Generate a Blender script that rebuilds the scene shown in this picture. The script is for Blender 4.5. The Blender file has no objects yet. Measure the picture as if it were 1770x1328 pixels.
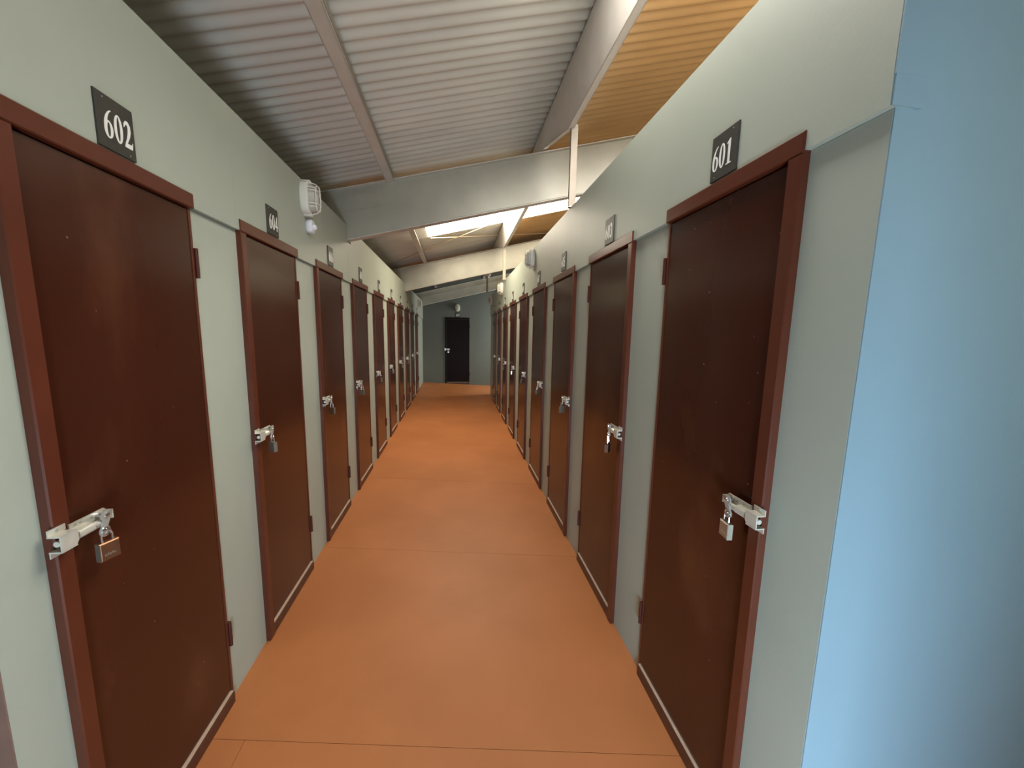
import bpy, bmesh, math, random
from mathutils import Vector, Matrix, geometry
random.seed(7)
S = bpy.context.scene
C = S.collection

# ------------------------------------------------------------------ camera
cam = bpy.data.cameras.new('camera')
cam.sensor_width = 36.0
cam.lens = 36.0 * 650.0 / 1770.0
cam.clip_start = 0.02
camo = bpy.data.objects.new('camera', cam)
C.objects.link(camo)
fw = Vector((0.14653, 0.98014, -0.13360)).normalized()
rt = Vector((1.52185, -0.22366, 0.02828)).normalized()
rt = (rt - fw * rt.dot(fw)).normalized()
up = rt.cross(fw).normalized()
camo.matrix_world = Matrix(((rt.x, up.x, -fw.x, 0.0), (rt.y, up.y, -fw.y, 0.0), (rt.z, up.z, -fw.z, 1.4997), (0, 0, 0, 1)))
S.camera = camo

# ------------------------------------------------------------------ view and world
S.view_settings.view_transform = 'Standard'
S.view_settings.look = 'None'
S.view_settings.exposure = 0.0
S.view_settings.gamma = 1.0
S.view_settings.use_curve_mapping = False
w = bpy.data.worlds.new('world'); S.world = w; w.use_nodes = True
w.node_tree.nodes['Background'].inputs[0].default_value = (0.62, 0.75, 0.95, 1)
w.node_tree.nodes['Background'].inputs[1].default_value = 0.4

def area(name, loc, target, sx, sy, power, col):
    l = bpy.data.lights.new(name, 'AREA'); l.shape = 'RECTANGLE'; l.size = sx; l.size_y = sy
    l.energy = power; l.color = col
    o = bpy.data.objects.new(name, l); C.objects.link(o); o.location = loc
    o.rotation_euler = (Vector(target) - Vector(loc)).to_track_quat('-Z', 'Y').to_euler()
    return o
# unseen area light added low behind the camera, cool daylight for the blue wall
area('side_fill', (0.12, -0.95, 0.38), (0.72, 0.65, 0.32), 0.6, 0.65, 62, (0.60, 0.82, 1.0))
# daylight from the far side passage, and the warm lamp up over the right-hand units
area('passage_daylight', (2.4, 9.75, 1.5), (0.2, 10.2, 1.3), 0.8, 1.6, 55, (0.97, 1.0, 0.95))
area('loft_lamp', (2.0, 1.3, 2.5), (1.9, 1.5, 4.0), 1.2, 0.3, 9, (1.0, 0.80, 0.52))
SKY_MAIN, SKY_ENTRY = 16.5, 21.5

# ------------------------------------------------------------------ materials
def lin(c): return tuple((x / 12.92 if x <= 0.04045 else ((x + 0.055) / 1.055) ** 2.4) for x in c)
def rgb(r, g, b): return lin((r / 255, g / 255, b / 255)) + (1.0,)
def mat(name, col, rough=0.6, metal=0.0, var=0.06, scale=6.0, bump=0.0, bscale=60.0, spec=0.5, stretch=(1, 1, 1), second=None, sscale=2.0, slo=0.55, shi=0.75, coat=0.0, specks=None):
    m = bpy.data.materials.new(name); m.use_nodes = True
    nt = m.node_tree; b = nt.nodes['Principled BSDF']
    b.inputs['Roughness'].default_value = rough; b.inputs['Metallic'].default_value = metal
    b.inputs['Specular IOR Level'].default_value = spec
    b.inputs['Coat Weight'].default_value = coat
    geo = nt.nodes.new('ShaderNodeNewGeometry')
    mp = nt.nodes.new('ShaderNodeMapping'); mp.inputs['Scale'].default_value = stretch
    nt.links.new(geo.outputs['Position'], mp.inputs[0])
    n = nt.nodes.new('ShaderNodeTexNoise'); n.inputs['Scale'].default_value = scale; n.inputs['Detail'].default_value = 5
    nt.links.new(mp.outputs[0], n.inputs['Vector'])
    cr = nt.nodes.new('ShaderNodeValToRGB')
    cr.color_ramp.elements[0].position = 0.3; cr.color_ramp.elements[1].position = 0.7
    cr.color_ramp.elements[0].color = tuple(x * (1 - var) for x in col[:3]) + (1,)
    cr.color_ramp.elements[1].color = tuple(min(1, x * (1 + var)) for x in col[:3]) + (1,)
    nt.links.new(n.outputs['Fac'], cr.inputs[0])
    out = cr.outputs[0]
    if second:
        n2 = nt.nodes.new('ShaderNodeTexNoise'); n2.inputs['Scale'].default_value = sscale; n2.inputs['Detail'].default_value = 6
        nt.links.new(mp.outputs[0], n2.inputs['Vector'])
        mr = nt.nodes.new('ShaderNodeMapRange'); mr.inputs[1].default_value = slo; mr.inputs[2].default_value = shi
        nt.links.new(n2.outputs['Fac'], mr.inputs[0])
        mx = nt.nodes.new('ShaderNodeMix'); mx.data_type = 'RGBA'
        nt.links.new(mr.outputs[0], mx.inputs[0]); nt.links.new(out, mx.inputs[6]); mx.inputs[7].default_value = second
        out = mx.outputs[2]
    if specks:
        n4 = nt.nodes.new('ShaderNodeTexNoise'); n4.inputs['Scale'].default_value = 55; n4.inputs['Detail'].default_value = 1
        nt.links.new(geo.outputs['Position'], n4.inputs['Vector'])
        m4 = nt.nodes.new('ShaderNodeMapRange'); m4.inputs[1].default_value = 0.785; m4.inputs[2].default_value = 0.84
        nt.links.new(n4.outputs['Fac'], m4.inputs[0])
        x4 = nt.nodes.new('ShaderNodeMix'); x4.data_type = 'RGBA'
        nt.links.new(m4.outputs[0], x4.inputs[0]); nt.links.new(out, x4.inputs[6]); x4.inputs[7].default_value = specks
        out = x4.outputs[2]
    nt.links.new(out, b.inputs['Base Color'])
    if bump:
        n3 = nt.nodes.new('ShaderNodeTexNoise'); n3.inputs['Scale'].default_value = bscale; n3.inputs['Detail'].default_value = 4
        nt.links.new(mp.outputs[0], n3.inputs['Vector'])
        bp = nt.nodes.new('ShaderNodeBump'); bp.inputs['Strength'].default_value = bump; bp.inputs['Distance'].default_value = 0.002
        nt.links.new(n3.outputs['Fac'], bp.inputs['Height']); nt.links.new(bp.outputs[0], b.inputs['Normal'])
    return m
def emis(name, col, strength):
    m = bpy.data.materials.new(name); m.use_nodes = True; nt = m.node_tree
    b = nt.nodes['Principled BSDF']; b.inputs['Base Color'].default_value = (0.8, 0.8, 0.8, 1)
    b.inputs['Emission Color'].default_value = col; b.inputs['Emission Strength'].default_value = strength
    return m
M = {}
M['wall'] = mat('wall_paint', rgb(166, 173, 160), 0.5, var=0.03, scale=2.5, bump=0.12, bscale=90)
M['blue'] = mat('blue_wall', rgb(130, 156, 170), 0.55, var=0.03, scale=2.5, bump=0.1, bscale=90)  # one even tone, bluer than the other walls
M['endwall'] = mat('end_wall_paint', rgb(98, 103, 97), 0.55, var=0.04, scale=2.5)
M['brown_end'] = mat('brown_wall_end', rgb(128, 100, 86), 0.7, var=0.1, scale=12)  # brown tone of the wall end at the left corner
M['pale'] = mat('pale_wood_edge', rgb(205, 175, 150), 0.7, var=0.1, scale=30)
M['door'] = mat('brown_gloss_paint', rgb(63, 29, 18), 0.2, var=0.12, scale=3.0, bump=0.05, bscale=40, stretch=(1, 1, 0.4), second=rgb(86, 50, 32), sscale=3.0, slo=0.56, shi=0.72, spec=0.42, specks=rgb(150, 112, 88))
M['frame'] = mat('brown_frame_paint', rgb(88, 43, 28), 0.3, var=0.08, scale=8.0, bump=0.08, bscale=70, spec=0.4)
M['enddoor'] = mat('end_door_shaded', rgb(22, 12, 11), 0.45, var=0.1, scale=3.0, spec=0.12)  # door brown darkened to near black, its dim reflections put into the colour
M['sill'] = mat('sill_paint', rgb(80, 44, 30), 0.4, var=0.12, scale=14.0)
M['floor'] = mat('floor_paint', rgb(186, 117, 69), 0.5, var=0.07, scale=2.2, bump=0.06, bscale=25, second=rgb(174, 107, 60), sscale=1.3, slo=0.45, shi=0.7, spec=0.35)
M['sheet'] = mat('grey_roof_sheet', rgb(214, 211, 200), 0.5, var=0.07, scale=3.0, stretch=(0.6, 2, 1))
M['tan'] = mat('tan_roof_sheet', rgb(198, 160, 110), 0.55, var=0.09, scale=3.0, stretch=(0.6, 2, 1))
M['steel'] = mat('galvanised_steel', rgb(176, 174, 160), 0.38, metal=0.25, var=0.08, scale=5.0, bump=0.05, bscale=50)
M['purlin'] = mat('purlin_steel', rgb(204, 198, 188), 0.45, metal=0.1, var=0.06, scale=8.0)
M['post'] = mat('post_steel', rgb(150, 140, 126), 0.5, metal=0.2, var=0.06, scale=8.0)
M['dark'] = mat('unit_shell', rgb(90, 84, 76), 0.8, var=0.08, scale=3.0)
M['zinc'] = mat('zinc_plate', rgb(214, 212, 200), 0.32, metal=0.35, var=0.05, scale=40)
M['hasp'] = mat('hasp_steel', rgb(186, 186, 178), 0.3, metal=0.45, var=0.05, scale=40)
M['chrome'] = mat('chrome', rgb(225, 225, 228), 0.12, metal=0.95, var=0.02)
M['brass'] = mat('brown_brass', rgb(150, 108, 80), 0.3, metal=0.75, var=0.08, scale=60)
M['lockgrey'] = mat('lock_steel', rgb(170, 165, 150), 0.28, metal=0.7, var=0.06, scale=60)
M['black'] = mat('black_plastic', rgb(24, 22, 26), 0.35, var=0.05)
M['sign'] = mat('sign_board', rgb(56, 54, 48), 0.5, var=0.12, scale=90, bump=0.15, bscale=300)
M['digit'] = mat('digit_paint', rgb(236, 236, 228), 0.5, var=0.02)
M['white'] = mat('white_plastic', rgb(226, 222, 210), 0.4, var=0.02)
M['sensor'] = mat('sensor_plastic', rgb(228, 226, 232), 0.35, var=0.02)
M['glass'] = mat('frosted_glass', rgb(190, 186, 176), 0.25, var=0.05, scale=60, bump=0.3, bscale=120)
M['hinge'] = mat('painted_hinge', rgb(70, 30, 24), 0.4, var=0.1, scale=30)
M['wire'] = mat('bracing_wire', rgb(205, 190, 160), 0.4, metal=0.4, var=0.04)
M['skylight'] = emis('skylight_sheet', (1.0, 0.88, 0.70, 1), SKY_MAIN)
M['skylight2'] = emis('skylight_sheet_entry', (1.0, 0.96, 0.90, 1), SKY_ENTRY)

# ------------------------------------------------------------------ helpers
def link(name, me, m=None, parent=None, loc=None):
    o = bpy.data.objects.new(name, me); C.objects.link(o)
    if m is not None and me is not None: me.materials.append(M[m] if isinstance(m, str) else m)
    if parent is not None: o.parent = parent
    if loc is not None: o.location = loc
    return o
def tag(o, label=None, cat=None, group=None, kind=None):
    if label: o['label'] = label
    if cat: o['category'] = cat
    if group: o['group'] = group
    if kind: o['kind'] = kind
    return o
def struct(o, label=None, cat=None, group=None): return tag(o, label, cat, group, 'structure')

class MB:
    """mesh builder; q maps (n, u, z) = out of the wall, along the wall, up, to object space"""
    def __init__(s, q=None): s.v = []; s.f = []; s.q = q or (lambda a, b, c: (a, b, c)); s.smooth = []
    def add(s, vs, fs, smooth=False):
        k = len(s.v); s.v += [s.q(*p) for p in vs]
        for f in fs: s.f.append([i + k for i in f]); s.smooth.append(smooth)
        return s
    def box(s, a0, a1, b0, b1, c0, c1, cut=0.0):
        if cut <= 0:
            vs = [(a, b, c) for a in (a0, a1) for b in (b0, b1) for c in (c0, c1)]
            return s.add(vs, [(0, 1, 3, 2), (4, 6, 7, 5), (0, 4, 5, 1), (2, 3, 7, 6), (0, 2, 6, 4), (1, 5, 7, 3)])
        # front face (a1) chamfered
        r = lambda a, e: [(a, b0 + e, c0 + e), (a, b1 - e, c0 + e), (a, b1 - e, c1 - e), (a, b0 + e, c1 - e)]
        vs = r(a0, 0) + r(a1 - cut, 0) + r(a1, cut)
        fs = [(3, 2, 1, 0), (8, 9, 10, 11)]
        for k in (0, 4):
            for i in range(4): fs.append((k + i, k + (i + 1) % 4, k + 4 + (i + 1) % 4, k + 4 + i))
        return s.add(vs, fs)
    def prism(s, poly, a0, a1):
        """poly in (u, z), extruded along n"""
        n = len(poly)
        vs = [(a0, b, c) for b, c in poly] + [(a1, b, c) for b, c in poly]
        tri = geometry.tessellate_polygon([[Vector((b, c, 0)) for b, c in poly]])
        fs = [tuple(t) for t in tri] + [tuple(i + n for i in t) for t in tri]
        fs += [(i, (i + 1) % n, n + (i + 1) % n, n + i) for i in range(n)]
        return s.add(vs, fs)
    def ringprism(s, outer, inner, a0, a1):
        n = len(outer)
        vs = [(a, b, c) for a in (a0, a1) for P in (outer, inner) for b, c in P]
        fs = []
        for i in range(n):
            j = (i + 1) % n
            fs += [(i, j, n + j, n + i), (2 * n + i, 2 * n + j, 3 * n + j, 3 * n + i), (i, j, 2 * n + j, 2 * n + i), (n + i, n + j, 3 * n + j, 3 * n + i)]
        return s.add(vs, fs)
    def loft(s, rings, cap=True, smooth=True):
        n = len(rings[0]); vs = [p for r in rings for p in r]; fs = []
        for k in range(len(rings) - 1):
            for i in range(n):
                j = (i + 1) % n; fs.append((k * n + i, k * n + j, k * n + n + j, k * n + n + i))
        s.add(vs, fs, smooth)
        if cap:
            s.add(rings[0], [tuple(range(n))]); s.add(rings[-1], [tuple(range(n))])
        return s
    def tube(s, pts, r, seg=8, closed=False, cap=True):
        P = [Vector(p) for p in pts]; n = len(P); rings = []
        ref = None
        for i in range(n):
            if closed: t = P[(i + 1) % n] - P[i - 1]
            else: t = P[min(i + 1, n - 1)] - P[max(i - 1, 0)]
            t.normalize()
            if ref is None:
                ref = Vector((1, 0, 0)) if abs(t.x) < 0.8 else Vector((0, 0, 1))
            x = (ref - t * ref.dot(t)).normalized(); y = t.cross(x); ref = x
            rings.append([tuple(P[i] + x * (r * math.cos(2 * math.pi * k / seg)) + y * (r * math.sin(2 * math.pi * k / seg))) for k in range(seg)])
        if closed: rings.append(rings[0])
        return s.loft(rings, cap and not closed)
    def build(s, name, m, parent=None, loc=None):
        me = bpy.data.meshes.new(name); me.from_pydata(s.v, [], s.f)
        bm = bmesh.new(); bm.from_mesh(me)
        bmesh.ops.remove_doubles(bm, verts=bm.verts, dist=1e-6)
        bmesh.ops.recalc_face_normals(bm, faces=bm.faces); bm.to_mesh(me); bm.free()
        if any(s.smooth):
            for p in me.polygons: p.use_smooth = True
            me.set_sharp_from_angle(angle=math.radians(40))
        return link(name, me, m, parent, loc)

QL = lambda n, u, z: (n, u, z)            # left wall: out of the wall is +x, along is +y
QR = lambda n, u, z: (-n, u, z)           # right wall
def ell(cx, cy, rx, ry, n=24, p=2.0, a0=0.0):
    out = []
    for i in range(n):
        t = a0 + 2 * math.pi * i / n; c, q = math.cos(t), math.sin(t)
        out.append((cx + rx * math.copysign(abs(c) ** (2 / p), c), cy + ry * math.copysign(abs(q) ** (2 / p), q)))
    return out

# ------------------------------------------------------------------ layout
XL, XR = -0.874, 0.790                      # frame fronts
YL0, YR0, PITCH_L, PITCH_R, WL, WR = 0.909, 0.824, 0.8528, 0.8560, 0.573, 0.578
def topL(y): return 1.944 - 0.003 * max(0, y - 3) - 0.006 * max(0, y - 4.5)
def topR(y): return 1.974 - 0.0045 * max(0, y - 1) - 0.004 * max(0, y - 4.5)
def FZ(x, y): return max(0.0, y) * (0.0078 - 0.0055 * max(-0.9, min(0.8, x)))
LOW, UPP, BACK = -0.022, -0.006, -0.06      # wall faces against the frame front
WTL = lambda y: 2.362 - 0.007 * max(0, y - 1.5)
WTR = lambda y: 2.388 - 0.003 * max(0, y - 1.0)
RAF = [3.38, 6.93, 10.08]
SL, Z0 = 0.248, 2.852                       # roof slope; rafter top line at y = 3.38
drop = lambda y: -0.011 * max(0.0, y - 3.38)
YEND, YBACK, XW, XE = 10.45, -3.2, -2.45, 3.05

# ------------------------------------------------------------------ floor
def floor_patch(pts, th=0.012, nx=4, ny=6):
    """quad given by 4 (x, y) corners, follows the ramp"""
    b = MB(); (a, c, d, e) = [Vector(p) for p in pts]; vs = []
    for j in range(ny + 1):
        for i in range(nx + 1):
            p = a.lerp(c, i / nx).lerp(e.lerp(d, i / nx), j / ny)
            vs.append((p.x, p.y, FZ(p.x, p.y)))
    fs = [(j * (nx + 1) + i, j * (nx + 1) + i + 1, (j + 1) * (nx + 1) + i + 1, (j + 1) * (nx + 1) + i) for j in range(ny) for i in range(nx)]
    k = len(vs); lower = [(x, y, z - th) for x, y, z in vs]
    edge = [j for j in range(nx + 1)] + [(j + 1) * (nx + 1) - 1 for j in range(1, ny + 1)] + [ny * (nx + 1) + i for i in range(nx - 1, -1, -1)] + [j * (nx + 1) for j in range(ny - 1, 0, -1)]
    fs += [(edge[i], edge[(i + 1) % len(edge)], edge[(i + 1) % len(edge)] + k, edge[i] + k) for i in range(len(edge))]
    return b.add(vs + lower, fs)
fb = MB().box(XW, XE, YBACK, 0.6, -0.2, -0.013).box(XW, XE, 0.6, YEND + 0.1, -0.2, -0.013)
floor = struct(fb.build('floor', 'floor'), 'terracotta painted floor of butted boards running down the corridor', 'floor')
xl, xr, g, sk = XL + LOW - 0.005, XR - LOW + 0.005, 0.0008, -0.16
seams = [-0.05, 1.185, 2.405, 3.63, 4.85, 6.07, 7.29, 8.51, 9.73]
for i, y0 in enumerate(seams):
    y1 = seams[i + 1] if i + 1 < len(seams) else YEND + 0.3
    cut = [(xl, -0.762), (-0.762, xr)] if i == 0 else [(xl, xr)]
    for (xa, xb) in cut:
        ya = lambda x, y: y + sk * x
        floor_patch([(xa + g, ya(xa, y0) + g), (xb - g, ya(xb, y0) + g), (xb - g, min(ya(xb, y1) - g, YEND)), (xa + g, min(ya(xa, y1) - g, YEND))]).build('floor_board', 'floor', floor)
floor_patch([(XW, YBACK), (XE, YBACK), (XE, -0.05 + sk * xr - g), (XW, -0.05 + sk * xl - g)], ny=2, nx=2).build('floor_board', 'floor', floor)
floor_patch([(xr + g, -0.2), (XE, -0.2), (XE, 0.66), (xr + g, 0.66)], ny=2, nx=2).build('floor_board', 'floor', floor)
floor_patch([(XW, 0.12), (xl - g, 0.12), (xl - g, 0.79), (XW, 0.79)], ny=2, nx=2).build('floor_board', 'floor', floor)
floor_patch([(xr + g, 8.8), (XE, 8.8), (XE, YEND), (xr + g, YEND)], ny=2, nx=2).build('floor_board', 'floor', floor)

# ------------------------------------------------------------------ roof: corrugated sheets
def roof_z(x, y): return Z0 + 0.140 + SL * x + drop(y)
def corrugated(x0, x1, y0, y1, nx=6, dz=0.0):
    b = MB(); n = max(2, int(round((y1 - y0) / 0.0775 * 8))); vs = []
    for j in range(n + 1):
        y = y0 + (y1 - y0) * j / n
        for i in range(nx + 1):
            x = x0 + (x1 - x0) * i / nx
            vs.append((x, y, roof_z(x, y) + dz + 0.0085 * math.sin(2 * math.pi * y / 0.0775)))
    fs = [(j * (nx + 1) + i, j * (nx + 1) + i + 1, (j + 1) * (nx + 1) + i + 1, (j + 1) * (nx + 1) + i) for j in range(n) for i in range(nx)]
    return b.add(vs, fs, True)
def corr_build(b, name, m, parent):
    o = b.build(name, m, parent)
    md = o.modifiers.new('thick', 'SOLIDIFY'); md.thickness = 0.0012; md.offset = 1.0
    return o
SKY = (4.78, 5.80); SKY2 = (0.69, 1.71); XB = 0.715
ceil = struct(MB().box(XW, XE, YBACK - 0.1, YEND + 0.2, 4.05, 4.09).build('ceiling', 'dark'), 'corrugated metal roof sloping up to the right above the corridor', 'ceiling')
ys = [YBACK, -2.37, -1.35, -0.33, SKY2[0], SKY2[1], 2.73, 3.75, SKY[0], SKY[1], 6.82, 7.84, 8.86, 9.66, YEND]
for y0, y1 in zip(ys[:-1], ys[1:]):
    if y0 in (SKY[0], SKY2[0]):
        corr_build(corrugated(XW, -0.40 if y0 == SKY[0] else 0.36, y0, y1, 4), 'roof_sheet', 'sheet', ceil)
    else:
        corr_build(corrugated(XW, XB, y0, y1, 6), 'roof_sheet', 'sheet', ceil)
        corr_build(corrugated(XB, XE, y0, y1, 5), 'roof_sheet', 'tan', ceil)
s1 = corrugated(-0.40, XE, SKY[0], SKY[1], 6).build('window_1', 'skylight')
struct(s1, 'white glowing translucent skylight sheet in the roof behind the nearest rafter', 'skylight')
s2 = corrugated(0.36, XE, SKY2[0], SKY2[1], 6).build('window_2', 'skylight2')
struct(s2, 'translucent skylight sheet in the roof above doors 601 and 602', 'skylight')

# ------------------------------------------------------------------ walls
def wall(name, q, X, y0, y1, doors, top, sgn, label, jointz, joints, notches):
    core = MB(q); core.box(-0.085, BACK, y0, y1, -0.01, 2.20).build
    o = core.build(name, 'wall', None, (X, 0, 0)); struct(o, label, 'wall')
    # upper panels
    for a, b in zip(joints[:-1], joints[1:]):
        nt = [n for n in notches if a <= n[0] < b]
        e = 0.0003
        seam0, seam1 = jointz(a), jointz(b)
        poly = [(a + e, seam0)]
        for (d0, d1, h) in []: pass
        poly += [(b - e, seam1), (b - e, top(b))]
        for (n0, n1, nz) in sorted(nt, reverse=True): poly += [(n1, top(n1)), (n1, nz), (n0, nz), (n0, top(n0))]
        poly += [(a + e, top(a))]
        MB(q).prism(poly, BACK, UPP).build('upper_panel', 'wall', o)
    # lower panels between the doors
    edges = [y0] + [v for d in doors for v in d] + [y1]
    for a, b in zip(edges[0::2], edges[1::2]):
        zf = lambda y: FZ(X, y) - 0.012
        poly = [(a, zf(a)), (b, zf(b)), (b, jointz(b) - 0.0015), (a, jointz(a) - 0.0015)]
        MB(q).prism(poly, BACK, LOW).build('lower_panel', 'wall', o)
    return o
doorsL = [(YL0 + i * PITCH_L, YL0 + i * PITCH_L + WL) for i in range(10)]
doorsR = [(YR0 + i * PITCH_R, YR0 + i * PITCH_R + WR) for i in range(9)]
CL, CR = 0.803, 0.657
EL, ER = YEND, 8.95
jzL = lambda y: topL(y) - 0.044
jzR = lambda y: topR(y) - 0.042
notch = [(r - 0.005, r + 0.085, Z0 + SL * XL + drop(r) - 0.42) for r in RAF]
wl = wall('wall_left', QL, XL, CL, EL, doorsL, WTL, 1, 'pale grey green partition wall with even door numbers on the left', jzL, [CL, 1.74, 3.365, 5.80, 8.24, EL], notch)
wr = wall('wall_right', QR, XR, CR, ER, doorsR, WTR, -1, 'pale grey green partition wall with odd door numbers on the right', jzR, [CR - 0.005, 2.42, 4.86, 7.3, ER], [])
# entrance walls turning the corners
MBx = MB().box(XR - LOW + 0.0005, XE, CR - 0.003, CR + 0.05, -0.01, 2.39)
MBx.box(XR - UPP + 0.0005, XR + 0.075, CR - 0.009, CR - 0.0055, 1.985, 2.386).box(XR - UPP + 0.002, XR + 0.075, CR - 0.0085, CR - 0.0055, topR(CR) - 0.042, 1.985)
struct(MBx.build('wall_entrance_right', 'blue'), 'blue wall facing the camera beside door 601', 'wall')
struct(MB().box(XW, XL + LOW - 0.001, CL - 0.003, CL + 0.05, -0.01, 2.36).build('wall_entrance_left', 'brown_end'), 'brown wall edge left of door 602', 'wall')
struct(MB().box(0.64, XE, -0.32, -0.24, -0.01, 2.45).build('light_blocker_right', 'wall'), 'unseen light blocker behind the camera on the right', 'wall')  # unseen blocker, added to shade the blue wall towards its right end
struct(MB().box(XW, XE, YBACK - 0.1, YBACK, -0.2, 4.0).build('wall_front', 'wall'), 'outer wall behind the camera', 'wall')
struct(MB().box(XW - 0.1, XW, YBACK - 0.1, YEND + 0.1, -0.2, 4.0).build('wall_outer_left', 'dark'), 'outer wall behind the left storage units', 'wall')
struct(MB().box(XE, XE + 0.1, YBACK - 0.1, YEND + 0.1, -0.2, 4.0).build('wall_outer_right', 'dark'), 'outer wall behind the right storage units', 'wall')
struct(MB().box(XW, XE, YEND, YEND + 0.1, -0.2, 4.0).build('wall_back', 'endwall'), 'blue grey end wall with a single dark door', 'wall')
# side passage at the far right, closing wall
struct(MB().box(XR + 0.03, XE, ER - 0.05, ER, -0.01, 2.38).build('wall_passage', 'wall'), 'wall of the side passage at the far right', 'wall')
struct(MB().box(XW, XL - 0.085, CL + 0.05, EL, 2.28, 2.30).build('ceiling_left', 'dark'), 'lid over the left storage units', 'ceiling')
struct(MB().box(XR + 0.085, XE, CR + 0.05, ER - 0.05, 2.33, 2.35).build('ceiling_right', 'dark'), 'lid over the right storage units', 'ceiling')

# ------------------------------------------------------------------ doors
def hinge_mb(q, w, z):
    b = MB(q)
    b.box(LOW, LOW + 0.005, w - 0.004, w + 0.014, z, z + 0.10)
    b.tube([(LOW + 0.010, w + 0.006, z), (LOW + 0.010, w + 0.006, z + 0.10)], 0.0065, 10)
    for k in (1 / 3, 2 / 3): b.tube([(LOW + 0.010, w + 0.006, z + 0.1 * k - 0.0012), (LOW + 0.010, w + 0.006, z + 0.1 * k + 0.0012)], 0.0072, 10)
    return b
def capsule(cx0, cz0, r0, cx1, cz1, r1, neck):
    """dumbbell outline in (u, z), lobe 0 above lobe 1"""
    pts = []
    for i in range(13):
        t = math.radians(-50 + 280 * i / 12); pts.append((cx0 + r0 * math.cos(t), cz0 + r0 * math.sin(t)))
    for i in range(13):
        t = math.radians(130 + 280 * i / 12); pts.append((cx1 + r1 * math.cos(t), cz1 + r1 * math.sin(t)))
    return pts
def make_bolt(q, door, uz, zb, fine=True):
    """sliding bolt; u measured from the frame's latch edge, z from zb"""
    du = uz
    pl = MB(q)
    P = [(0.030, -0.021), (0.112, -0.021), (0.122, -0.010), (0.122, 0.016), (0.116, 0.022), (0.030, 0.022)]
    pl.prism([(a + du, b + zb) for a, b in P], 0.0008, 0.004)
    pl.box(0.0008, 0.0035, 0.122 + du, 0.128 + du, zb - 0.008, zb + 0.012)
    pl.box(0.0008, 0.013, 0.126 + du, 0.129 + du, zb - 0.010, zb + 0.013)
    bolt = pl.build('bolt', 'zinc', door); bolt['label'] = 'pale zinc sliding bolt with its padlock hasp'
    if not fine:
        MB(q).tube([(0.014, -0.012 + du, zb - 0.003), (0.014, 0.10 + du, zb - 0.003)], 0.0075, 8).build('bolt_rod', 'zinc', bolt)
        MB(q).prism([(a + du, b + zb) for a, b in capsule(0.098, 0.010, 0.014, 0.090, -0.028, 0.013, 0.008)], 0.020, 0.0235).build('hasp', 'hasp', bolt)
        MB(q).box(0.0, 0.026, -0.012 + du, 0.024 + du, zb - 0.022, zb + 0.020, 0.004).build('keeper', 'zinc', bolt)
        return bolt
    # sleeve round the rod
    prof = []
    for i in range(11):
        t = math.pi * i / 10; prof.append((0.013 + 0.011 * math.sin(t), -0.003 + 0.012 * math.cos(t)))
    rings = []
    for u in (0.031, 0.068): rings.append([(a, u + du, b + zb) for a, b in prof] + [(0.003, u + du, zb - 0.015), (0.003, u + du, zb + 0.009)])
    MB(q).loft(rings).build('sleeve', 'zinc', bolt)
    MB(q).tube([(0.013, -0.010 + du, zb - 0.003), (0.013, 0.104 + du, zb - 0.003)], 0.0066, 12).build('bolt_rod', 'zinc', bolt)
    # keeper on the frame edge: open box with two feet
    k = MB(q); u0, u1 = -0.014 + du, 0.024 + du
    k.prism([(u0, zb - 0.019), (u1 - 0.006, zb - 0.019), (u1, zb - 0.010), (u1, zb + 0.014), (u0, zb + 0.014)], 0.023, 0.0262)
    k.box(0.0, 0.0262, u0, u1 - 0.004, zb + 0.0135, zb + 0.0165).box(0.0, 0.0262, u0, u1 - 0.004, zb - 0.0215, zb - 0.0185)
    k.box(0.0005, 0.003, u0, u1, zb + 0.0165, zb + 0.030).box(0.0005, 0.003, u0, u1, zb - 0.034, zb - 0.0215)
    k.build('keeper', 'zinc', bolt)
    sc = MB(q)
    for (u, z) in ((0.004, 0.024), (0.004, -0.028), (0.044, 0.016), (0.056, 0.016), (0.084, 0.014), (0.116, 0.006), (0.108, -0.014)):
        sc.loft([[(0.0, du + u + 0.0042 * math.cos(t * 0.785), zb + z + 0.0042 * math.sin(t * 0.785)) for t in range(8)], [(0.0052, du + u + 0.003 * math.cos(t * 0.785), zb + z + 0.003 * math.sin(t * 0.785)) for t in range(8)]])
    sc.build('screws', 'hasp', bolt)
    MB(q).prism([(a + du, b + zb) for a, b in capsule(0.098, 0.011, 0.0140, 0.090, -0.026, 0.0135, 0.008)], 0.0205, 0.0240).build('hasp', 'hasp', bolt)
    rv = MB(q); rv.loft([[(a, 0.098 + du + r * math.cos(t * 0.5236), zb + 0.011 + r * math.sin(t * 0.5236)) for t in range(12)] for a, r in ((0.004, 0.0065), (0.024, 0.0065), (0.0275, 0.0050), (0.029, 0.002))])
    rv.build('rivet', 'chrome', bolt)
    ey = MB(q); ey.tube([(0.0245, 0.090 + du + 0.0085 * math.cos(t * 0.3927), zb - 0.026 + 0.0085 * math.sin(t * 0.3927)) for t in range(16)], 0.0026, 6, closed=True)
    ey.build('eye', 'chrome', bolt)
    return bolt
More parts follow.
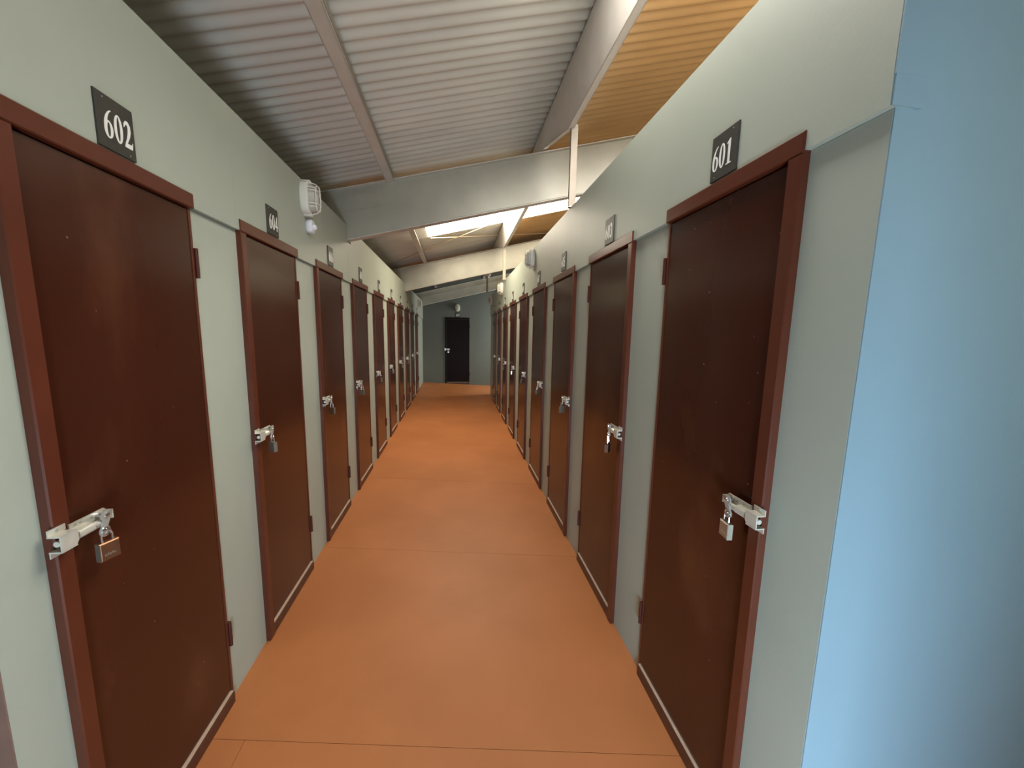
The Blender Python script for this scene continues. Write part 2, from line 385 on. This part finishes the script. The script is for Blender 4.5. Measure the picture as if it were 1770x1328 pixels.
def make_door(idx, q, X, y0, wd, zt, zf, label, group, zb, fine=True, rotz=0.0, loc=None, pf='frame', pd='door'):
    o = bpy.data.objects.new('door_%d' % idx, None); C.objects.link(o); o.location = loc or (X, y0, zf); o.rotation_euler = (0, 0, rotz)
    o.empty_display_size = 0.1
    struct(o, label, 'door', group)
    h = zt - zf
    jw = 0.040
    MB(q).box(-0.058, 0.0, 0.0, wd, h - 0.048, h, 0.003).build('head', pf, o)
    MB(q).box(-0.058, 0.0, 0.0, jw, 0.0, h - 0.0485, 0.003).build('jamb', pf, o)
    MB(q).box(-0.058, -0.014, wd - 0.011, wd, 0.0, h - 0.0485, 0.002).build('jamb', pf, o)
    MB(q).box(-0.058, -0.003, jw + 0.0005, wd - 0.0115, 0.0, 0.046, 0.003).build('sill', 'sill', o)
    MB(q).box(-0.022, -0.009, jw + 0.001, wd - 0.012, 0.0462, 0.0500).build('sill_edge', 'pale', o)
    leaf = MB(q).box(-0.050, -0.017, jw + 0.003, wd - 0.012, 0.0535, h - 0.051, 0.002).build('leaf', pd, o)
    MB(q).box(-0.058, LOW + 0.0015, wd + 0.0003, wd + 0.0045, 0.0, h - 0.055).build('edge_strip', 'pale', o)
    for z in (0.235, h - 0.275): hinge_mb(q, wd, z).build('hinge', 'hinge', o)
    make_bolt(q, o, 0.0, zb - zf, fine)
    return o
ORD = ['nearest', 'second', 'third', 'fourth', 'fifth', 'sixth', 'seventh', 'eighth', 'ninth', 'tenth']
n = 0
for i, (a, b) in enumerate(doorsL):
    n += 1
    make_door(n, QL, XL, a, WL, topL(a + 0.28), FZ(XL, a + 0.28), 'glossy dark brown door under sign %d, %s on the left wall' % (602 + 2 * i, ORD[i]), 'brown storage doors on the left wall', 1.028, i < 5)
for i, (a, b) in enumerate(doorsR):
    n += 1
    make_door(n, QR, XR, a, WR, topR(a + 0.28), FZ(XR, a + 0.28), 'glossy dark brown door under sign %d, %s on the right wall' % (601 + 2 * i, ORD[i]), 'brown storage doors on the right wall', 1.028, i < 5)
n += 1
EZ = FZ(0, YEND)
make_door(n, QL, 0, 0, 0.66, 1.895, EZ, 'dark brown door alone on the end wall of the corridor', None, 1.035, True, -math.pi / 2, (-0.302, YEND - 0.02, EZ), 'enddoor', 'enddoor')

# ------------------------------------------------------------------ padlocks
def make_padlock(q, loc, label, body='brass', turn=0.25, black=False, drop_=0.0):
    o = bpy.data.objects.new('padlock', None); C.objects.link(o); o.location = loc; o.empty_display_size = 0.03
    tag(o, label, 'padlock', 'padlocks hanging on the door bolts')
    sg = 1 if q is QL else -1
    o.rotation_euler = (0, 0, turn * sg)
    z1 = -0.024 - drop_
    if black:
        b = MB(q); b.box(-0.008, 0.008, -0.017, 0.017, z1 - 0.046, z1, 0.003); b.build('body', 'black', o)
        c = MB(q); c.box(0.0082, 0.0105, -0.018, -0.006, z1 - 0.044, z1 - 0.004, 0.003).box(-0.008, 0.0105, -0.020, -0.0172, z1 - 0.046, z1 - 0.004); c.build('cover', 'chrome', o)
    else:
        b = MB(q); b.box(-0.008, 0.008, -0.020, 0.020, z1 - 0.046, z1, 0.0025); bo = b.build('body', body, o)
        f = MB(q); f.box(-0.0079, 0.0079, -0.0203, -0.0195, z1 - 0.0455, z1 - 0.0005); f.build('side_plate', 'lockgrey', bo)
        m = MB(q)
        for k, (du, dz, wd) in enumerate(((-0.010, -0.0335, 0.003), (-0.0055, -0.0325, 0.0026), (-0.001, -0.0335, 0.003), (0.0035, -0.0325, 0.0026), (0.008, -0.0335, 0.003))):
            m.box(0.0078, 0.0086, du - wd / 2, du + wd / 2, z1 + dz, z1 + dz + 0.0045 + 0.001 * (k % 2))
        m.build('stamped_marks', 'lockgrey', bo)
    pts = []
    r = 0.0105
    for i in range(13):
        t = math.pi * i / 12; pts.append((0.0, -r * math.cos(t), -0.008 + (r + 0.002) * math.sin(t)))
    pts = [(0.0, -r, z1 - 0.006), (0.0, -r, (z1 - 0.008) / 2 - 0.004)] + pts + [(0.0, r, (z1 - 0.008) / 2 - 0.004), (0.0, r, z1 - 0.006)]
    MB(q).tube(pts, 0.0027, 8).build('shackle', 'chrome', o)
    return o
kinds = ['brass', 'lockgrey']
for i, (a, b) in enumerate(doorsL):
    num = 602 + 2 * i
    lab = {0: 'brownish brass padlock with stamped marks on the bolt of door 602', 1: 'small silver brown padlock on the bolt of door 604'}.get(i, 'small padlock on the %s door of the left wall' % ORD[i])
    make_padlock(QL, (XL + 0.0245, a + 0.090, 1.000), lab, 'brass' if i in (0, 2) else 'lockgrey', [-0.35, 0.9, 1.2, 1.2, 0.8][i % 5], drop_=[0.0, 0, 0.006, 0.012, 0.004][i % 5])
for i, (a, b) in enumerate(doorsR):
    num = 601 + 2 * i
    lab = {0: 'grey steel padlock on the bolt of door 601', 1: 'black padlock with chrome edge on a long shackle, door 603'}.get(i, 'small padlock on the %s door of the right wall' % ORD[i])
    make_padlock(QR, (XR - 0.0245, a + 0.090, 1.000), lab, 'lockgrey', [0.12, 0.7, 1.1, 0.9, 0.8][i % 5], black=(i == 1), drop_=[0.0, 0.022, 0.0, 0.006, 0.014][i % 5])
pe = make_padlock(QL, (-0.302 + 0.09, YEND - 0.0445, 1.007), 'small padlock on the bolt of the end door', 'lockgrey', 0.2)
pe.rotation_euler = (0, 0, -math.pi / 2)

# ------------------------------------------------------------------ number signs
def stroke(b, pts, a0, a1, tf):
    L, R = [], []
    for i, (x, y, wd) in enumerate(pts):
        p0 = pts[max(0, i - 1)]; p1 = pts[min(len(pts) - 1, i + 1)]
        d = Vector((p1[0] - p0[0], p1[1] - p0[1])).normalized(); nn = Vector((-d.y, d.x)) * wd / 2
        L.append((x + nn.x, y + nn.y)); R.append((x - nn.x, y - nn.y))
    for i in range(len(pts) - 1): b.prism([tf(*p) for p in (L[i], L[i + 1], R[i + 1], R[i])], a0, a1)
def arc(cx, cy, rx, ry, t0, t1, n, wf):
    return [(cx + rx * math.cos(math.radians(t0 + (t1 - t0) * i / n)), cy + ry * math.sin(math.radians(t0 + (t1 - t0) * i / n)), wf(i / n)) for i in range(n + 1)]
def glyph(ch, b, a0, a1, tf):
    """bold serif digits in a 0.5 x 0.68 cell"""
    top = [a1]
    def nx():                                   # each stroke a hair higher, so that none lie in one plane
        top[0] += 0.00012; return top[0]
    P = lambda pts: b.prism([tf(*p) for p in pts], a0, nx())
    RG = lambda c, ro, ri, ci=None: b.ringprism([tf(*p) for p in ell(*c, *ro, 28)], [tf(*p) for p in ell(*(ci or c), *ri, 28)], a0, nx())
    T = lambda pts: stroke(b, pts, a0, nx(), tf)
    if ch == '0': RG((.25, .34), (.225, .345), (.085, .30))
    elif ch in '69':
        f = tf
        if ch == '9': tf2 = lambda x, y: f(.5 - x, .68 - y)
        else: tf2 = f
        b.ringprism([tf2(*p) for p in ell(.25, .21, .225, .215, 28)], [tf2(*p) for p in ell(.26, .205, .082, .175, 28)], a0, a1)
        stroke(b, [(.10, .20, .13), (.105, .30, .145), (.13, .40, .13), (.185, .50, .105), (.26, .585, .07), (.34, .645, .045), (.43, .68, .02)], a0, nx(), tf2)
    elif ch == '1':
        P([(.17, .03), (.33, .03), (.33, .69), (.27, .69), (.17, .645)]); P([(.06, .565), (.075, .595), (.17, .645), (.17, .56), (.14, .585)])
        P([(.06, 0), (.44, 0), (.44, .03), (.06, .03)])
    elif ch == '2':
        T([(.05, .50, .03), (.09, .575, .08), (.17, .635, .09), (.26, .62, .12), (.325, .55, .155), (.33, .45, .16), (.28, .33, .13), (.19, .20, .09), (.09, .09, .07)])
        P([(.03, 0), (.43, 0), (.48, .18), (.45, .18), (.41, .125), (.36, .115), (.07, .115), (.03, .05)])
    elif ch == '3':
        T(arc(.22, .51, .155, .145, 165, -80, 12, lambda t: .05 + .10 * math.sin(math.pi * t))); T(arc(.22, .20, .18, .175, 95, -165, 14, lambda t: .05 + .12 * math.sin(math.pi * t)))
    elif ch == '4':
        P([(.26, 0), (.40, 0), (.40, .69), (.34, .69), (.26, .60)]); P([(.02, .16), (.48, .16), (.48, .25), (.02, .25)]); T([(.35, .67, .04), (.04, .21, .045)])
    elif ch == '5':
        P([(.13, .57), (.43, .57), (.46, .68), (.16, .68)]); T([(.155, .66, .04), (.10, .37, .05)]); T(arc(.22, .215, .19, .19, 120, -165, 14, lambda t: .07 + .11 * math.sin(math.pi * t)))
    elif ch == '7':
        P([(.05, .55), (.46, .55), (.46, .68), (.09, .68)]); T([(.42, .60, .07), (.28, .3, .11), (.20, 0, .13)])
    elif ch == '8':
        RG((.25, .515), (.19, .165), (.085, .115)); RG((.25, .185), (.225, .185), (.10, .135))
def make_sign(q, X, yc, z0, num, label, readsign, rot=0.0, loc=None, digits=True):
    b = MB(q); W, Hh = 0.112, 0.130
    b.box(0.0, 0.005, -W / 2, W / 2, 0.0, Hh, 0.0008)
    o = b.build('number_sign', 'sign', None, loc or (X, yc, z0)); o.rotation_euler = (0, 0, rot)
    tag(o, label, 'sign', 'black number signs above the doors')
    cw, chh = 0.0295, 0.0685
    for k, ch in enumerate(str(num)):
        d = MB(q)
        def tf(x, y, k=k):
            u = (-1.5 * cw + k * cw + (x / .5) * (cw * 0.96)) * readsign + 0.006
            return (u, 0.0275 + y / .68 * chh)
        glyph(ch, d, 0.0049, 0.0056, tf)
        d.build('digit', 'digit', o)
    for (u, z) in ((-W / 2 + 0.022, Hh - 0.010), (W / 2 - 0.02, 0.010)):
        s = MB(q); s.loft([[(a, u + r * math.cos(t * 1.0472), z + r * math.sin(t * 1.0472)) for t in range(6)] for a, r in ((0.004, 0.0018), (0.0062, 0.0012))]); s.build('screw', 'hasp', o)
    return o
for i, (a, b) in enumerate(doorsL):
    yc = a + 0.291
    make_sign(QL, XL + UPP + 0.0003, yc, topL(yc) + 0.004, 602 + 2 * i, 'black sign reading %d, %s along the left wall' % (602 + 2 * i, ORD[i]), 1)
for i, (a, b) in enumerate(doorsR):
    yc = a + 0.277
    make_sign(QR, XR - UPP - 0.0003, yc, topR(yc) + 0.005, 601 + 2 * i, 'black sign reading %d, %s along the right wall' % (601 + 2 * i, ORD[i]), -1)
make_sign(QL, 0, 0, 0, 619, 'black sign with white figures above the door on the end wall', 1, -math.pi / 2, (0.035, YEND - 0.0003, 1.90))

# ------------------------------------------------------------------ bulkhead lamps, sensor
def make_lamp(q, X, yc, zc, label, rot=0.0, loc=None, fine=True):
    o = bpy.data.objects.new('bulkhead_lamp', None); C.objects.link(o); o.location = loc or (X, yc, zc); o.rotation_euler = (0, 0, rot); o.empty_display_size = 0.05
    tag(o, label, 'lamp', 'white bulkhead lamps on the walls')
    E = lambda a, ru, rz: [(a, u, z) for u, z in ell(0, 0, ru, rz, 36, 2.7)]
    MB(q).loft([E(0.0, .060, .090), E(0.006, .061, .092), E(0.036, .061, .092), E(0.041, .058, .089), E(0.041, .047, .078), E(0.034, .046, .077)], True).build('base', 'white', o)
    MB(q).loft([E(0.034, .0455, .0765), E(0.050, .0445, .0755), E(0.066, .040, .071), E(0.078, .031, .060), E(0.084, .016, .035)], True).build('glass', 'glass', o)
    for s in (1, -1): MB(q).box(0.0, 0.044, -0.016, 0.016, min(s * .086, s * .099), max(s * .086, s * .099), 0.003).build('lug', 'white', o)
    gd = MB(q)
    gd.tube([(0.079, u, z) for u, z in ell(0, 0, .041, .071, 32, 2.6)], 0.0036, 6, closed=True)
    gd.tube([(0.044, 0.0, -.088), (0.070, 0.0, -.080), (0.088, 0.0, -.062), (0.0915, 0.0, 0.0), (0.088, 0.0, .062), (0.070, 0.0, .080), (0.044, 0.0, .088)], 0.0036, 6)
    for z in (-.036, .036): gd.tube([(0.042, -.057, z), (0.068, -.051, z), (0.084, -.036, z), (0.0895, 0.0, z), (0.084, .036, z), (0.068, .051, z), (0.042, .057, z)], 0.0034, 6)
    for s in (1, -1):
        for z in (-.05, .05): gd.tube([(0.042, s * .054, z * 1.05), (0.079, s * .038, z)], 0.003, 6)
    gd.build('guard', 'white', o)
    return o
def make_sensor(q, X, yc, zc, label):
    E = lambda a, ru, rz: [(a, u, z) for u, z in ell(0, 0, ru, rz, 28, 3.0)]
    o = MB(q).loft([E(0, .026, .037), E(.004, .028, .039), E(.026, .028, .039), E(.032, .024, .035), E(.033, .012, .02)]).build('motion_sensor', 'sensor', None, (X, yc, zc))
    tag(o, label, 'sensor')
    MB(q).loft([[(a, r * math.cos(t * 0.3927), -0.004 + r * math.sin(t * 0.3927)) for t in range(16)] for a, r in ((.030, .018), (.040, .0175), (.047, .014), (.051, .008), (.052, .002))]).build('lens', 'sensor', o)
    return o
FL, FR = XL + UPP + 0.0002, XR - UPP - 0.0002
make_lamp(QL, FL, 2.475, 2.258, 'white oval bulkhead lamp above the motion sensor on the left wall')
make_sensor(QL, FL, 2.515, 2.112, 'small white motion sensor under the left bulkhead lamp')
make_lamp(QR, FR, 3.97, 2.268, 'white oval bulkhead lamp on the right wall, nearest of three there')
make_lamp(QR, FR, 6.62, 2.262, 'white oval bulkhead lamp on the right wall, middle of three there')
make_lamp(QR, FR, 8.60, 2.225, 'white oval bulkhead lamp at the far end of the right wall')
make_lamp(QL, FL, 9.10, 2.14, 'white oval bulkhead lamp at the far end of the left wall')
make_lamp(QL, 0, 0, 0, 'white bulkhead lamp above the door on the end wall', -math.pi / 2, (0.04, YEND, 2.155))

# ------------------------------------------------------------------ rafters, purlins, posts, bracing
def slope_box(b, x0, x1, y0, y1, d0, d1, yr):
    """box under the slope: d measured vertically from the rafter top line"""
    vs = []
    for x in (x0, x1):
        for y in (y0, y1):
            for d in (d0, d1): vs.append((x, y, Z0 + SL * x + drop(yr) + d))
    return b.add(vs, [(0, 1, 3, 2), (4, 6, 7, 5), (0, 4, 5, 1), (2, 3, 7, 6), (0, 2, 6, 4), (1, 5, 7, 3)])
where = ['nearest the camera', 'middle of three', 'farthest, close to the end wall']
for k, r in enumerate(RAF):
    t = -0.065 if k == 2 else 0.0               # the last one sits lower, on packers
    web = slope_box(MB(), XW + 0.02, XE - 0.02, r + 0.004, r + 0.014, -0.392, t - 0.008, r).build('rafter', 'steel')
    tag(web, 'galvanised steel rafter spanning the corridor, %s' % where[k], 'rafter', 'steel rafters across the corridor')
    slope_box(MB(), XW + 0.02, XE - 0.02, r - 0.030, r + 0.075, t - 0.008, t, r).build('top_flange', 'purlin', web)
    slope_box(MB(), XW + 0.02, XE - 0.02, r - 0.004, r + 0.075, -0.400, -0.392, r).build('bottom_flange', 'purlin', web)
    slope_box(MB(), XW + 0.02, XE - 0.02, r - 0.008, r + 0.004, -0.391, -0.185, r).build('lap_plate', 'steel', web)
nv = Vector((math.sin(math.atan(SL)), 0, -math.cos(math.atan(SL))))     # downwards, square to the roof
tv = Vector((math.cos(math.atan(SL)), 0, math.sin(math.atan(SL))))      # up the slope
def purlin(name, xt, stations, fl, label):
    """C-section hung under the sheets; stations = [(y, depth)]"""
    def strip(a):   # a(depth) -> list of two offsets
        vs, fs = [], []
        for (y, d) in stations:
            top = Vector((xt, y, roof_z(xt, y) - 0.010))
            for (e, t) in a(d): vs.append(tuple(top + nv * e + tv * t))
        m = len(a(0.1))
        for i in range(len(stations) - 1):
            for j in range(m): fs.append((i * m + j, i * m + (j + 1) % m, (i + 1) * m + (j + 1) % m, (i + 1) * m + j))
        fs.append(tuple(range(m))); fs.append(tuple(range((len(stations) - 1) * m, len(stations) * m)))
        return MB().add(vs, fs)
    o = strip(lambda d: [(0, 0), (0, 0.004), (d, 0.004), (d, 0)]).build(name, 'purlin')
    tag(o, label, 'purlin', 'steel purlins under the roof')
    strip(lambda d: [(d, 0), (d, fl), (d - 0.004, fl), (d - 0.004, 0)]).build('bottom_flange', 'purlin', o)
    strip(lambda d: [(d, fl - 0.004), (d, fl), (d - 0.018, fl), (d - 0.018, fl - 0.004)]).build('lip', 'purlin', o)
    strip(lambda d: [(0, 0), (0, fl), (0.004, fl), (0.004, 0)]).build('top_flange', 'purlin', o)
    return o
purlin('purlin', -0.585, [(YBACK, 0.104), (YEND, 0.104)], 0.064, 'slim steel purlin running along the roof left of the middle')
st = [(YBACK, 0.27)]
for r in RAF:
    st += [(r - 0.68, 0.27), (r - 0.03, 0.112), (r + 0.08, 0.112)]
    if r < 10: st += [(r + 0.70, 0.27)]
st += [(YEND, 0.125)]
purlin('purlin', 0.690, st, 0.048, 'deep steel purlin running along the roof at the edge of the tan sheets')
for (px, py, z0, z1, lab) in ((0.806, 2.70, 2.384, 2.925, 'pale steel post from the right wall top up to the deep purlin, nearest one'),
                              (0.772, 6.24, 2.36, 2.835, 'pale steel post below the deep purlin at the middle rafter'),
                              (0.745, 9.38, 2.46, 2.86, 'thin steel post below the deep purlin at the farthest rafter')):
    p = MB(); x0, x1 = px - 0.023, px + 0.023
    p.box(x0, x1, py - 0.003, py, z0, z1).box(x0, x0 + 0.003, py, py + 0.025, z0, z1).box(x1 - 0.003, x1, py, py + 0.025, z0, z1)
    o = p.build('post', 'post'); tag(o, lab, 'post', 'steel posts under the purlin')
    MB().box(x0 - 0.004, x1 + 0.014, py - 0.012, py + 0.03, z0, z0 + 0.006).box(x1, x1 + 0.014, py - 0.012, py - 0.008, z0, z0 + 0.03).build('foot_plate', 'steel', o)
def rod(a, b, label):
    o = MB().tube([a, b], 0.006, 6).build('bracing_rod', 'wire'); tag(o, label, 'rod', 'bracing rods under the roof')
    return o
rz = lambda x, y: roof_z(x, y) - 0.055
rod((-0.36, 5.70, rz(-0.36, 5.7)), (1.75, 7.0, rz(1.75, 7.0)), 'thin pale bracing rod crossing under the roof to the right wall')
rod((-1.0, 6.75, rz(-1.0, 6.75)), (0.60, 5.50, rz(0.60, 5.50)), 'thin pale bracing rod slanting up to the skylight')
